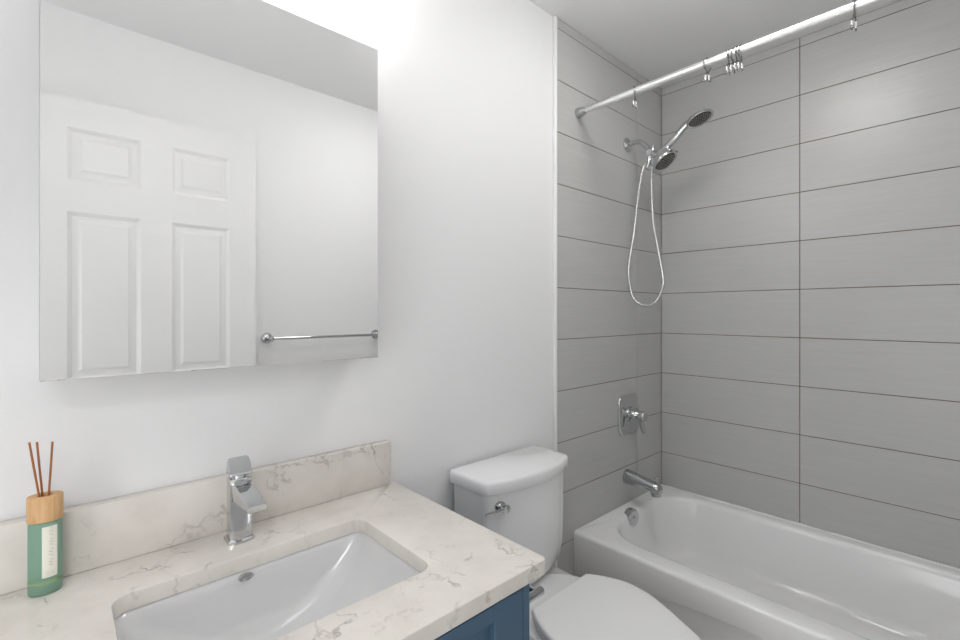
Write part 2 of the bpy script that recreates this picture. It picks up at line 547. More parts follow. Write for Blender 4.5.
# ------------------------------------------------------------------ flush ceiling light, added out of view as fill
t = thing('ceiling_fill_light', 'round white flush ceiling light added as unseen fill over the bathroom', 'ceiling light', (1.32, 0.42, ZC))
bm = NB(); revolve(bm, (1.32, 0.42, ZC), (0, 0, -1), [(0, 0.20), (0.012, 0.20), (0.014, 0.19)], 40); obj('light_base', bm, M_TRIM, t)
bm = NB(); revolve(bm, (1.32, 0.42, ZC - 0.014), (0, 0, -1), [(0, 0.185), (0.02, 0.185), (0.045, 0.17), (0.062, 0.13), (0.07, 0.07), (0.072, 0)], 40); obj('light_dome', bm, M_CEIL_FILL, t)

# ------------------------------------------------------------------ vanity cabinet
CX0, CX1, CYF, CZ = -0.10, 0.647, 0.572, H - 0.498
t = thing('vanity_cabinet', 'slate blue bathroom vanity cabinet with framed door under the quartz countertop', 'vanity cabinet', ((CX0 + CX1) / 2, 0.84, 0))
bm = NB()
zt = CZ - 0.012
box(bm, (CX0, CYF, 0.09), (CX0 + 0.018, YW - 0.002, CZ), 0.001, 1)
box(bm, (CX1 - 0.018, CYF, 0.09), (CX1, YW - 0.002, CZ), 0.001, 1)
box(bm, (CX0 + 0.018, CYF + 0.02, 0.09), (CX1 - 0.018, YW - 0.002, 0.108))
box(bm, (CX0 + 0.018, YW - 0.014, 0.108), (CX1 - 0.018, YW - 0.002, CZ))
box(bm, (CX0 + 0.018, CYF, CZ - 0.004), (CX1 - 0.018, CYF + 0.02, CZ))
box(bm, (CX0 + 0.018, CYF, 0.09), (CX1 - 0.018, CYF + 0.02, 0.112))
obj('cabinet_body', bm, M_BLUE, t)
bm = NB(); box(bm, (CX0 + 0.02, CYF + 0.06, 0.0), (CX1 - 0.02, CYF + 0.08, 0.09)); obj('toe_kick', bm, M_BLUE, t)
mid = (CX0 + CX1) / 2
for x0, x1 in ((CX0 + 0.020, mid - 0.0015), (mid + 0.0015, CX1 - 0.020)):
    bm = NB()
    z0, z1, s, rr = 0.113, CZ - 0.005, 0.072, 0.029
    y0, y1 = CYF - 0.001, CYF + 0.018
    box(bm, (x0, y0, z0), (x0 + s, y1, z1), 0.001, 1)
    box(bm, (x1 - s, y0, z0), (x1, y1, z1), 0.001, 1)
    box(bm, (x0 + s, y0, z1 - rr), (x1 - s, y1, z1), 0.001, 1)
    box(bm, (x0 + s, y0, z0), (x1 - s, y1, z0 + s), 0.001, 1)
    box(bm, (x0 + s - 0.004, y0 + 0.011, z0 + 0.05), (x1 - s + 0.004, y1, z1 - rr + 0.004))
    obj('cabinet_door', bm, M_BLUE, t)

# ------------------------------------------------------------------ countertop with the sink cut-out, and backsplash
TX0, TX1, TYF, TZ, TT = -0.13, 0.692, 0.567, H - 0.469, 0.029
SCX, SCY, SHX, SHY = 0.289, 0.829, 0.224, 0.138
t = thing('vanity_countertop', 'cream quartz countertop with grey veins and sink cut-out on blue cabinet', 'countertop', ((TX0 + TX1) / 2, 0.84, TZ - TT))
bm = NB()
def rect_like(ref, x0, x1, y0, y1, z):
    """project a rounded-rect ring radially (per side) onto an axis-aligned rectangle"""
    out = []
    for p in ref:
        u, v = (p.x - SCX) / SHX, (p.y - SCY) / SHY
        m = max(abs(u), abs(v))
        u, v = u / m, v / m
        out.append(Vector((SCX + (u * (x1 - SCX) if u > 0 else u * (SCX - x0)), SCY + (v * (y1 - SCY) if v > 0 else v * (SCY - y0)), z)))
    return out
inner = lambda off, z: rrect(SCX, SCY, SHX + off, SHY + off, 0.026 + off, z, 8, 6)
ref = inner(0, TZ)
# make sure the rectangle keeps its corners: snap the arc midpoints
e = 0.003
rings = [inner(0, TZ - TT), inner(0, TZ - e), inner(e * 0.3, TZ - e * 0.3), inner(e, TZ)]
outer = lambda d, z: rect_like(ref, TX0 + d, TX1 - d, TYF + d, YW - 0.001, z)
rings += [outer(e, TZ), outer(e * 0.3, TZ - e * 0.3), outer(0, TZ - e), outer(0, TZ - TT + 0.001), outer(0.001, TZ - TT), inner(0, TZ - TT)]
loft(bm, rings, False, False)
obj('counter_slab', bm, M_QUARTZ, t)
bm = NB(); box(bm, (TX0, 1.1, TZ + 0.0005), (0.675, YW - 0.001, TZ + 0.116), 0.002, 2); obj('backsplash', bm, M_QUARTZ, t)

# ------------------------------------------------------------------ undermount sink
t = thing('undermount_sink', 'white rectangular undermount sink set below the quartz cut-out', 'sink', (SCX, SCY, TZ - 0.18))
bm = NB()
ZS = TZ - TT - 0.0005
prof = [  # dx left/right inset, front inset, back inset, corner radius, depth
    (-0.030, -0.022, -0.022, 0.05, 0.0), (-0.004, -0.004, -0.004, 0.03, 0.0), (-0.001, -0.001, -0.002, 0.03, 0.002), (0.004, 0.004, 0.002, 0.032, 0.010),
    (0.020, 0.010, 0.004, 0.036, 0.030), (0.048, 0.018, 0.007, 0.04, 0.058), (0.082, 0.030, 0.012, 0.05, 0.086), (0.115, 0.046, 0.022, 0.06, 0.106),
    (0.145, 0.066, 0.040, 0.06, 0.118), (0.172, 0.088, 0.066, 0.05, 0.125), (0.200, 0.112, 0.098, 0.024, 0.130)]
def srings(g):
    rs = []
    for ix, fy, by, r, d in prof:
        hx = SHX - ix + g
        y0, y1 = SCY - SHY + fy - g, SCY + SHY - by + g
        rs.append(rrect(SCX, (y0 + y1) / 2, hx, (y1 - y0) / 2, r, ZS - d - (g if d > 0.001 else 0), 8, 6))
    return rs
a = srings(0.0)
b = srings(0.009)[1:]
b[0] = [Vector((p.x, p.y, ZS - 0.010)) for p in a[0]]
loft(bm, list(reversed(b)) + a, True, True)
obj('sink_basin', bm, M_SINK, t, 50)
bm = NB()
cy = SCY + SHY - 0.0065
ov = (0.2685, cy, H - 0.508)
nrm = Vector((0, -0.99, 0.12)).normalized()
vs = revolve(bm, (0, 0, 0), (0, 0, 1), [(-0.004, 0.0105), (0.0015, 0.0105), (0.0024, 0.0095), (0.0024, 0.0075), (0.0012, 0.0066), (0.0012, 0.0)], 28)
q = nrm.to_track_quat('Z', 'Y').to_matrix().to_4x4()
bmesh.ops.transform(bm, matrix=Matrix.Translation(ov) @ q @ Matrix.Diagonal((1.25, 0.62, 1, 1)), verts=bm.verts)
obj('overflow_ring', bm, M_BRUSH, t)
bm = NB()
yd = (SCY - SHY + 0.112 + SCY + SHY - 0.098) / 2
revolve(bm, (SCX, yd, ZS - 0.131), (0, 0, 1), [(0, 0.022), (0.003, 0.022), (0.004, 0.019), (0.003, 0.016), (0.006, 0.015), (0.008, 0.006), (0.008, 0)], 28)
obj('sink_drain', bm, M_CHROME, t)

# ------------------------------------------------------------------ basin faucet
FX, FY = 0.279, 1.043
t = thing('basin_faucet', 'chrome single lever faucet standing on the quartz counter behind the sink', 'faucet', (FX, FY, TZ))
def dring(w, y0, y1, z, front=0.004, n=9):
    """footprint: flat back and sides, gently bowed front (towards -y)"""
    pts = []
    for k in range(n):
        u = -1 + 2 * k / (n - 1)
        pts.append(Vector((FX + u * w, FY + y0 - front * (1 - u * u), z)))
    r = 0.006
    for (sx, a0) in ((1, 0), (-1, 90)):
        for k in range(5):
            a = R(a0 + 22.5 * k)
            pts.append(Vector((FX + sx * (w - r) + r * math.cos(a), FY + y1 - r + r * math.sin(a), z)))
    return pts
bm = NB(); loft(bm, [dring(0.0250, -0.017, 0.025, TZ, 0.006), dring(0.0250, -0.017, 0.025, TZ + 0.005, 0.006), dring(0.0230, -0.015, 0.023, TZ + 0.0075, 0.005)]); obj('base_plate', bm, M_CHROME, t)
bm = NB()
loft(bm, [dring(0.0210, -0.013, 0.020, TZ + 0.006), dring(0.0206, -0.013, 0.020, TZ + 0.03), dring(0.0206, -0.013, 0.020, TZ + 0.128), dring(0.0200, -0.012, 0.0195, TZ + 0.130)])
obj('faucet_body', bm, M_CHROME, t, 25)
bm = NB()   # spout: a flat-topped block that reaches forward and drops a little
rings = []
for s_, (yy, zt_, zb_, hw) in enumerate([(-0.006, 0.124, 0.082, 0.0180), (-0.040, 0.119, 0.088, 0.0180), (-0.075, 0.113, 0.092, 0.0180), (-0.108, 0.107, 0.0925, 0.0180), (-0.116, 0.105, 0.0935, 0.0172)]):
    y = FY + yy
    c = 0.003
    rings.append([Vector((FX + sx * (hw - (0 if k else c)), y, TZ + z)) for sx, k, z in
                  ((-1, 0, zb_), (-1, 1, zb_ + c), (-1, 1, zt_ - c), (-1, 0, zt_), (1, 0, zt_), (1, 1, zt_ - c), (1, 1, zb_ + c), (1, 0, zb_))])
loft(bm, rings); sp = obj('spout', bm, M_CHROME, t, 30)
bm = NB(); revolve(bm, (FX, FY - 0.098, TZ + 0.0945), (0, 0, -1), [(0, 0.010), (0.006, 0.010), (0.006, 0.007), (0.003, 0.006), (0.003, 0)], 20); obj('aerator', bm, M_BRUSH, sp)
bm = NB()   # lever: a hub on the body and a broad upright paddle
revolve(bm, (FX, FY + 0.002, TZ + 0.129), (0, 0, 1), [(0, 0.0150), (0.008, 0.0150), (0.012, 0.012)], 24)
pts = []
for k, (z, y, w_, th) in enumerate([(0.1355, -0.014, 0.0200, 0.034), (0.137, -0.015, 0.0206, 0.035), (0.142, -0.012, 0.0206, 0.031), (0.150, -0.006, 0.0206, 0.022), (0.160, 0.001, 0.0204, 0.012), (0.166, 0.005, 0.0190, 0.007), (0.1685, 0.007, 0.0150, 0.004)]):
    r = []
    for sx, sy in ((-1, 0), (1, 0), (1, 1), (-1, 1)):
        r.append(Vector((FX + sx * w_, FY + y + sy * th, TZ + z)))
    pts.append(r)
loft(bm, pts)
o = obj('lever', bm, M_CHROME, t, 50)
bv = o.modifiers.new('bevel', 'BEVEL'); bv.width = 0.0022; bv.segments = 3; bv.limit_method = 'ANGLE'; bv.angle_limit = R(40)

# ------------------------------------------------------------------ reed diffuser
BX, BY = -0.0145, 1.066
BR = R(-8)
t = thing('reed_diffuser', 'green glass reed diffuser bottle with wooden cap standing on the quartz counter', 'diffuser', (BX, BY, TZ))
def oval(a, b, z, n=40):
    return [Vector((BX + a * math.cos(2 * PI * k / n) * math.cos(BR) - b * math.sin(2 * PI * k / n) * math.sin(BR),
                    BY + a * math.cos(2 * PI * k / n) * math.sin(BR) + b * math.sin(2 * PI * k / n) * math.cos(BR), TZ + z)) for k in range(n)]
BA, BB = 0.0215, 0.0160
bm = NB()
loft(bm, [oval(BA - 0.004, BB - 0.004, 0.0), oval(BA - 0.001, BB - 0.001, 0.0015), oval(BA, BB, 0.004), oval(BA, BB, 0.118), oval(BA - 0.0015, BB - 0.0015, 0.1205), oval(0.014, 0.009, 0.121)])
gl = obj('glass_bottle', bm, M_FGLASS, t)
bm = NB()
loft(bm, [oval(BA - 0.0012, BB - 0.0012, 0.0045), oval(BA - 0.0012, BB - 0.0012, 0.020), ], False, False)
rim = [oval(BA + 0.0003, BB + 0.0003, 0.0185), oval(BA + 0.0003, BB + 0.0003, 0.0245)]
bm.free(); bm = NB(); loft(bm, rim, False, False)
obj('oil_line', bm, mat('amber_oil_line', lin((136, 164, 122)), 0.3), gl)
bm = NB()
loft(bm, [oval(0.0095, 0.0095, 0.121 + 0.020), oval(0.0095, 0.0095, 0.162), oval(0.0105, 0.0105, 0.1635), oval(BA + 0.0002, BB + 0.0002, 0.1635), oval(BA + 0.0016, BB + 0.0016, 0.162), oval(BA + 0.0016, BB + 0.0016, 0.1225), oval(BA + 0.0005, BB + 0.0005, 0.1212), oval(0.0095, 0.0095, 0.1212), oval(0.0095, 0.0095, 0.141)], True, False)
obj('wooden_cap', bm, M_CAP, t)
bm = NB()   # label wrapped on the oval front
def onoval(th, z, off):
    a, b = BA + off, BB + off
    x, y = a * math.cos(th), b * math.sin(th)
    return Vector((BX + x * math.cos(BR) - y * math.sin(BR), BY + x * math.sin(BR) + y * math.cos(BR), TZ + z))
rr = []
for z in (0.030, 0.114):
    rr.append([onoval(R(a), z, 0.0004) for a in range(266, 323, 3)])
g = [bm.verts.new(p) for r in rr for p in r]
n = len(rr[0])
for i in range(n - 1):
    bm.faces.new((g[i], g[i + 1], g[n + i + 1], g[n + i]))
lb = obj('paper_label', bm, M_WATER, gl)
bm = NB()   # faint gold script running up the label, and a small line of print at its foot
def stroke(pts, wd=0.00045):
    v0 = None
    for (th, z) in pts:
        p = onoval(R(th), z, 0.0007); q = onoval(R(th + 1.6), z + 0.0004, 0.0007)
        a, b = bm.verts.new(p), bm.verts.new(q)
        if v0:
            bm.faces.new((v0[0], a, b, v0[1]))
        v0 = (a, b)
z = 0.048
random.seed(3)
while z < 0.108:
    ln_ = random.uniform(0.010, 0.016)
    stroke([(295 + 7 * math.sin(k * 1.15) + random.uniform(-1, 1), z + ln_ * k / 14) for k in range(15)])
    z += ln_ + 0.004
for zz in (0.0335, 0.0365, 0.039):
    stroke([(276 + k * 2.6, zz + 0.0002 * (k % 2)) for k in range(14)])
obj('label_print', bm, M_INK, lb)

zr0 = TZ + 0.03
for nm, top, bot in (('left', (-0.0335, 1.060, H - 0.2135), (-0.0095, 1.067, TZ + 0.05)),
                     ('middle', (-0.0245, 1.064, H - 0.2155), (-0.0150, 1.071, TZ + 0.05)),
                     ('right', (-0.0055, 1.064, H - 0.2185), (-0.0160, 1.062, TZ + 0.05))):
    # run each reed from the mouth of the bottle upwards; its foot rests inside the neck
    top, bot = Vector(top), Vector(bot)
    mouth = Vector({'left': (-0.0190, 1.0625, TZ + 0.1415), 'middle': (-0.0165, 1.0700, TZ + 0.1415), 'right': (-0.0110, 1.0665, TZ + 0.1415)}[nm])
    bm = NB(); tube(bm, [mouth, top], 0.0016, 10)
    o = obj('reed_stick', bm, M_REED, None, 40, mouth)
    tag(o, {'left': 'brown reed stick leaning furthest left in the green diffuser bottle',
            'middle': 'brown reed stick between the two others in the green diffuser bottle',
            'right': 'brown reed stick leaning right, nearest the faucet, in the green diffuser bottle'}[nm], 'reed stick', 'reeds in the diffuser bottle')

# ------------------------------------------------------------------ toilet
QX = 1.082
t = thing('toilet', 'white two-piece toilet with closed lid between the vanity and the bathtub', 'toilet', (QX, 0.75, 0))
def bowed(hw, y0, y1, bow, r, z, n=24):
    """tank outline: flat back at y1, bowed front at y0-bow"""
    pts = []
    for k in range(n + 1):
        u = -1 + 2 * k / n
        f = 1 - abs(u) ** 2.2
        pts.append(Vector((QX + u * (hw - r * (abs(u) > 0.999)), y0 - bow * f + (r if abs(u) > 0.999 else 0) * 0, z)))
    # rounded front corners come from the corner points below
    out = []
    for k in range(5):
        a = R(180 + 90 * k / 4)
        out.append(Vector((QX - hw + r + r * math.cos(a), y0 + r + r * math.sin(a), z)))
    for k in range(1, n):
        u = -1 + 2 * k / n
        out.append(Vector((QX + u * (hw - r), y0 - bow * (1 - abs(u) ** 2.2), z)))
    for k in range(5):
        a = R(270 + 90 * k / 4)
        out.append(Vector((QX + hw - r + r * math.cos(a), y0 + r + r * math.sin(a), z)))
    r2 = 0.006
    for k in range(4):
        a = R(0 + 30 * k)
        out.append(Vector((QX + hw - r2 + r2 * math.cos(a), y1 - r2 + r2 * math.sin(a), z)))
    for k in range(4):
        a = R(90 + 30 * k)
        out.append(Vector((QX - hw + r2 + r2 * math.cos(a), y1 - r2 + r2 * math.sin(a), z)))
    return out
ZL = H - 0.480
bm = NB()
loft(bm, [bowed(0.130, 0.985, 1.085, 0.02, 0.03, 0.438), bowed(0.150, 0.975, 1.09, 0.025, 0.03, 0.446), bowed(0.172, 0.963, 1.098, 0.030, 0.028, 0.475), bowed(0.182, 0.958, 1.102, 0.034, 0.025, 0.53), bowed(0.1840, 0.957, 1.104, 0.036, 0.024, 0.65), bowed(0.1850, 0.957, 1.104, 0.036, 0.024, ZL - 0.043), bowed(0.180, 0.962, 1.102, 0.036, 0.024, ZL - 0.0395)])
tank = obj('tank', bm, M_PORC, t, 50)
bm = NB()
loft(bm, [bowed(0.182, 0.960, 1.104, 0.036, 0.024, ZL - 0.0395), bowed(0.196, 0.949, 1.109, 0.036, 0.024, ZL - 0.0395), bowed(0.198, 0.947, 1.110, 0.036, 0.024, ZL - 0.0375), bowed(0.198, 0.947, 1.110, 0.036, 0.024, ZL - 0.010), bowed(0.196, 0.949, 1.109, 0.036, 0.024, ZL - 0.003), bowed(0.191, 0.954, 1.106, 0.036, 0.022, ZL)])
obj('tank_lid', bm, M_PORC, t, 55)
t2 = bpy.data.objects.new('flush_lever', None); t2.location = (0.950, 0.945, H - 0.555); t2.location = Vector(t2.location) - Vector(t.location); t2.parent = t; COL.objects.link(t2)
t2['label'] = 'chrome flush lever'
lx, ly, lz = 0.944, 0.9490, H - 0.560
bm = NB(); revolve(bm, (lx, ly, lz), (0, -1, 0), [(-0.006, 0.017), (0.004, 0.017), (0.009, 0.015), (0.011, 0.010), (0.016, 0.0095), (0.019, 0.0125), (0.029, 0.0125), (0.033, 0.007)], 24); obj('escutcheon', bm, M_CHROME, t2)
bm = NB()
pp = catmull([(lx + 0.012, ly - 0.024, lz - 0.001), (lx - 0.01, ly - 0.024, lz), (lx - 0.04, ly - 0.023, lz + 0.001), (lx - 0.074, ly - 0.020, lz + 0.002)], 5)
tube(bm, pp, [0.0075 - 0.0022 * min(1, i / 9) for i in range(len(pp))], 12); obj('lever_arm', bm, M_CHROME, t2)

# bowl and foot: egg-shaped rings
def egg(y_back, y_front, hwb, hw, z, n=48, pw=2.0):
    out = []
    yc = y_back + (y_front - y_back) * 0.42
    for k in range(n):
        a = 2 * PI * k / n
        c, s = math.cos(a), math.sin(a)
        y = yc + (y_back - yc) * s if s > 0 else yc + (yc - y_front) * s
        e_ = 2 / (2.6 if s > 0 else pw)
        x = hw * math.copysign(abs(c) ** e_, c) if s > 0 else hw * c
        if s > 0:
            x = math.copysign(max(abs(x), 0), x)
        out.append(Vector((QX + x, y, z)))
    return out
bm = NB()
loft(bm, [egg(0.96, 0.52, 0.1, 0.115, 0.0), egg(0.965, 0.515, 0.1, 0.118, 0.008), egg(0.96, 0.53, 0.1, 0.108, 0.06), egg(0.955, 0.53, 0.1, 0.105, 0.16), egg(0.955, 0.50, 0.1, 0.118, 0.24), egg(0.96, 0.46, 0.1, 0.145, 0.32), egg(0.975, 0.425, 0.12, 0.168, 0.385), egg(0.98, 0.41, 0.12, 0.176, 0.42), egg(0.98, 0.408, 0.12, 0.177, 0.440), egg(0.976, 0.413, 0.12, 0.173, 0.4465)])
# flat shelf that carries the tank
vs = loft(bm, [rrect(QX, 0.965, 0.105, 0.115, 0.03, 0.30, 6, 4), rrect(QX, 0.955, 0.15, 0.125, 0.03, 0.385, 6, 4), rrect(QX, 0.955, 0.158, 0.13, 0.028, 0.405, 6, 4), rrect(QX, 0.955, 0.158, 0.13, 0.028, 0.432, 6, 4), rrect(QX, 0.955, 0.153, 0.125, 0.026, 0.437, 6, 4)])
obj('bowl', bm, M_PORC, t, 50)
half = [(0.838, 0.06), (0.838, 0.121), (0.833, 0.130), (0.80, 0.151), (0.765, 0.168), (0.72, 0.179), (0.66, 0.174), (0.61, 0.157), (0.55, 0.130), (0.472, 0.092), (0.43, 0.066), (0.405, 0.036)]
outl = [(QX + h_, y, 0) for y, h_ in half] + [(QX, 0.397, 0)] + [(QX - h_, y, 0) for y, h_ in reversed(half)]
smooth_o = catmull(outl, 6)
def lidring(f, z, cy=0.62):
    return [Vector((QX + (p.x - QX) * f, cy + (p.y - cy) * f, z)) for p in smooth_o]
ZT = H - 0.805
bm = NB()
loft(bm, [lidring(0.985, ZT - 0.034), lidring(0.995, ZT - 0.032), lidring(0.995, ZT - 0.022), lidring(0.985, ZT - 0.0205)])
obj('seat', bm, M_SEAT, t, 50)
bm = NB()
loft(bm, [lidring(0.99, ZT - 0.0195), lidring(1.0, ZT - 0.0175), lidring(1.003, ZT - 0.010), lidring(0.998, ZT - 0.004), lidring(0.985, ZT - 0.001), lidring(0.96, ZT), lidring(0.5, ZT + 0.001)])
obj('seat_lid', bm, M_SEAT, t, 60)
for sx in (-0.075, 0.075):
    bm = NB()
    box(bm, (QX + sx - 0.020, 0.828, ZT - 0.040), (QX + sx + 0.020, 0.846, ZT - 0.016), 0.006, 3)
    obj('hinge', bm, M_SEAT, t)
bm = NB(); revolve(bm, (QX - 0.118, 0.885, 0.436), (0, 0, 1), [(0, 0.009), (0.005, 0.009), (0.007, 0.006), (0.007, 0)], 16); obj('bolt_cap', bm, M_BRUSH, t)

# ------------------------------------------------------------------ paper holder on the side of the vanity
t = thing('paper_holder', 'chrome toilet paper holder post on the side of the blue vanity beside the toilet', 'paper holder', (CX1, 0.602, H - 0.556))
bm = NB(); revolve(bm, (CX1, 0.602, H - 0.556), (1, 0, 0), [(0, 0.021), (0.005, 0.021), (0.007, 0.009)], 24); obj('wall_plate', bm, M_BRUSH, t)
bm = NB(); tube(bm, [(CX1 + 0.005, 0.602, H - 0.556), (CX1 + 0.068, 0.602, H - 0.556), (CX1 + 0.070, 0.602, H - 0.556)], [0.0085, 0.0085, 0.0072], 20); obj('post', bm, M_BRUSH, t)
bm = NB(); tube(bm, [(CX1 + 0.057, 0.606, H - 0.556), (CX1 + 0.057, 0.74, H - 0.556)], 0.006, 14); obj('roll_arm', bm, M_BRUSH, t)

# ------------------------------------------------------------------ bathtub
BX0, BX1, BY0, BY1, BZ = 1.530, XR - 0.001, YF + 0.012, YB - 0.001, H - 0.876
t = thing('bathtub', 'white alcove bathtub with raised apron along the grey tiled walls', 'bathtub', ((BX0 + BX1) / 2, (BY0 + BY1) / 2, 0))
cxb, cyb = 1.916, 0.415
ihx, ihy = 0.306, 0.642
def basin(ix, e0, e1, r, z):
    """ix: side inset; e1: inset at the drain end, e0: at the back-rest end"""
    y0, y1 = cyb - ihy + e0, cyb + ihy - e1
    return rrect(cxb, (y0 + y1) / 2, ihx - ix, (y1 - y0) / 2, r, z, 14, 14)
refb = basin(0, 0, 0, 0.001, BZ)
ref_in = basin(0, 0, 0, 0.19, BZ)
def outer_ring(d, z, xf=None):
    out = []
    for p, q in zip(refb, ref_in):
        u, v = (q.x - cxb) / ihx, (q.y - cyb) / ihy
        uu, vv = (p.x - cxb) / ihx, (p.y - cyb) / ihy
        x0 = (BX0 if xf is None else xf) + d
        out.append(Vector((cxb + (uu * (BX1 - cxb) if uu > 0 else uu * (cxb - x0)), cyb + (vv * (BY1 - cyb) if vv > 0 else vv * (cyb - BY0)), z)))
    return out
bm = NB()
def arch(d, dz):
    # the apron's recessed panel has an arched top edge
    return [Vector((p.x, p.y, H - 0.960 - 0.085 * ((p.y - 0.4) / 0.7) ** 2 + dz)) for p in outer_ring(d, 0.0)]
rings = [outer_ring(0.016, 0.0), arch(0.016, -0.006), arch(0.012, -0.001), arch(0.002, 0.001), arch(0.0, 0.005), outer_ring(0.0, BZ - 0.014),
         outer_ring(0.0012, BZ - 0.0085), outer_ring(0.0045, BZ - 0.004), outer_ring(0.010, BZ - 0.0012), outer_ring(0.018, BZ)]
rings += [basin(-0.008, -0.006, -0.008, 0.19, BZ + 0.0), basin(0.000, 0.004, 0.000, 0.187, BZ - 0.002), basin(0.007, 0.016, 0.006, 0.184, BZ - 0.008),
          basin(0.013, 0.03, 0.012, 0.18, BZ - 0.022), basin(0.028, 0.11, 0.022, 0.17, BZ - 0.10), basin(0.042, 0.20, 0.034, 0.16, BZ - 0.165),
          basin(0.052, 0.25, 0.044, 0.15, BZ - 0.205), basin(0.066, 0.285, 0.060, 0.14, BZ - 0.232), basin(0.092, 0.32, 0.09, 0.12, BZ - 0.246), basin(0.18, 0.42, 0.18, 0.06, BZ - 0.251)]
loft(bm, rings, True, True)
obj('tub_body', bm, M_TUB, t, 50)
ox, oy, oz = 1.856, 1.038, H - 0.894
on = Vector((-0.2, -0.97, 0.10)).normalized()
bm = NB(); revolve(bm, Vector((ox, oy + 0.012, oz)), on, [(-0.012, 0.037), (0.004, 0.037), (0.010, 0.0355), (0.0125, 0.031), (0.0135, 0.02), (0.0135, 0)], 32); ob = obj('overflow_plate', bm, M_CHROME, t)
bm = NB(); revolve(bm, Vector((ox, oy + 0.012, oz)) + on * 0.0132, on, [(0, 0.0065), (0.002, 0.0065), (0.003, 0.004), (0.001, 0.003), (0.001, 0)], 16); obj('screw', bm, M_BRUSH, ob)
bm = NB(); revolve(bm, (1.90, 0.78, BZ - 0.2515), (0, 0, 1), [(0, 0.036), (0.003, 0.036), (0.005, 0.030), (0.004, 0.026), (0.012, 0.024), (0.014, 0.02), (0.014, 0)], 28); obj('drain', bm, M_CHROME, t)
# caulk beads along the tiles, a little uneven
bm = NB()
pts = []
random.seed(11)
yy = YB - 0.004
while yy > BY0:
    pts.append((XR - 0.0065, yy, BZ + 0.0015 + random.uniform(-0.0005, 0.0005)))
    yy -= random.uniform(0.02, 0.06)
tube(bm, pts, [0.0045 + random.uniform(-0.0012, 0.0012) for _ in pts], 8)
obj('caulk_bead', bm, M_CAULK, t)

# ------------------------------------------------------------------ tub spout
sx_, sz_ = 1.932, H - 0.752
t = thing('tub_spout', 'chrome tub spout with diverter pull sticking out of the tile above the tub end', 'tub spout', (sx_, YB, sz_))
bm = NB()
pr = [(YB, 0.0, 0.0320, 0.0320), (YB - 0.004, 0.0, 0.0325, 0.0325), (YB - 0.05, -0.003, 0.0300, 0.0290), (YB - 0.09, -0.008, 0.0280, 0.0255), (YB - 0.138, -0.013, 0.0265, 0.0230), (YB - 0.156, -0.016, 0.0245, 0.0215), (YB - 0.164, -0.020, 0.020, 0.0175), (YB - 0.168, -0.023, 0.010, 0.010)]
loft(bm, [[Vector((sx_ + a * math.cos(2 * PI * k / 28), y, sz_ + dz + b * math.sin(2 * PI * k / 28))) for k in range(28)] for y, dz, a, b in pr])
obj('spout_body', bm, M_BRUSH, t)
bm = NB(); revolve(bm, (sx_, YB - 0.142, sz_ - 0.018), (0, -0.06, -1), [(0, 0.0225), (0.030, 0.0215), (0.032, 0.020), (0.032, 0.016), (0.022, 0.015), (0.022, 0)], 24); obj('spout_outlet', bm, M_BRUSH, t)
bm = NB(); revolve(bm, (sx_, YB - 0.140, sz_ + 0.005), (0, -0.15, 1), [(0, 0.0035), (0.013, 0.0035), (0.014, 0.007), (0.020, 0.008), (0.024, 0.006), (0.025, 0)], 18); obj('diverter_pull', bm, M_CHROME, t)

# ------------------------------------------------------------------ shower valve
vx, vz = 1.946, H - 0.470
t = thing('shower_valve', 'chrome shower valve with rounded square plate and lever on the grey tile', 'shower valve', (vx, YB, vz))
def vring(hx, hz, r, y):
    return [Vector((p.x, y, p.y)) for p in rrect(vx, vz, hx, hz, r, 0, 8, 4)]
bm = NB(); loft(bm, [vring(0.086, 0.091, 0.034, YB), vring(0.086, 0.091, 0.034, YB - 0.004), vring(0.083, 0.088, 0.033, YB - 0.009), vring(0.076, 0.081, 0.03, YB - 0.0115), vring(0.03, 0.03, 0.02, YB - 0.013)]); obj('escutcheon', bm, M_CHROME, t, 60)
bm = NB(); revolve(bm, (vx, YB - 0.011, vz + 0.002), (0, -1, 0), [(0, 0.036), (0.012, 0.034), (0.016, 0.024), (0.030, 0.022), (0.034, 0.020)], 32); obj('sleeve', bm, M_CHROME, t)
bm = NB()
revolve(bm, (vx, YB - 0.044, vz + 0.002), (0, -1, 0), [(0, 0.021), (0.020, 0.023), (0.036, 0.0235), (0.042, 0.021), (0.0425, 0)], 28)
rr = []
for z, yy, hw, th in ((0.012, -0.064, 0.014, 0.017), (-0.020, -0.066, 0.0145, 0.014), (-0.045, -0.071, 0.0130, 0.011), (-0.068, -0.077, 0.011, 0.009), (-0.074, -0.079, 0.008, 0.007)):
    rr.append([Vector((vx + sx * hw, YB + yy + sy * th / 2, vz + 0.002 + z)) for sx, sy in ((-1, -1), (-0.6, -1.5), (0.6, -1.5), (1, -1), (1, 1), (0.6, 1.5), (-0.6, 1.5), (-1, 1))])
loft(bm, rr)
obj('lever', bm, M_CHROME, t, 45)

# ------------------------------------------------------------------ fixed shower head on its arm
ax, az = 1.938, H + 0.770
t = thing('wall_shower', 'chrome fixed shower head facing down on a bent arm from the tile', 'shower', (ax, YB, az))
bm = NB(); revolve(bm, (ax, YB, az), (0, -1, 0), [(0, 0.032), (0.004, 0.032), (0.010, 0.026), (0.014, 0.016), (0.016, 0.0115)], 28); obj('flange', bm, M_CHROME, t)
bm = NB(); tube(bm, catmull([(ax, YB - 0.010, az), (ax, YB - 0.04, az + 0.002), (ax, YB - 0.065, az - 0.004), (ax, YB - 0.085, az - 0.022), (ax, YB - 0.112, az - 0.051)], 6), 0.0108, 16); obj('arm', bm, M_CHROME, t)
nf = Vector((0.02, -0.60, -0.80)).normalized()            # axis the head points along
cf = Vector((ax, 0.936, H + 0.648))                       # centre of its face
dv = Vector((ax, 1.000, az - 0.068))                      # diverter block
bm = NB()
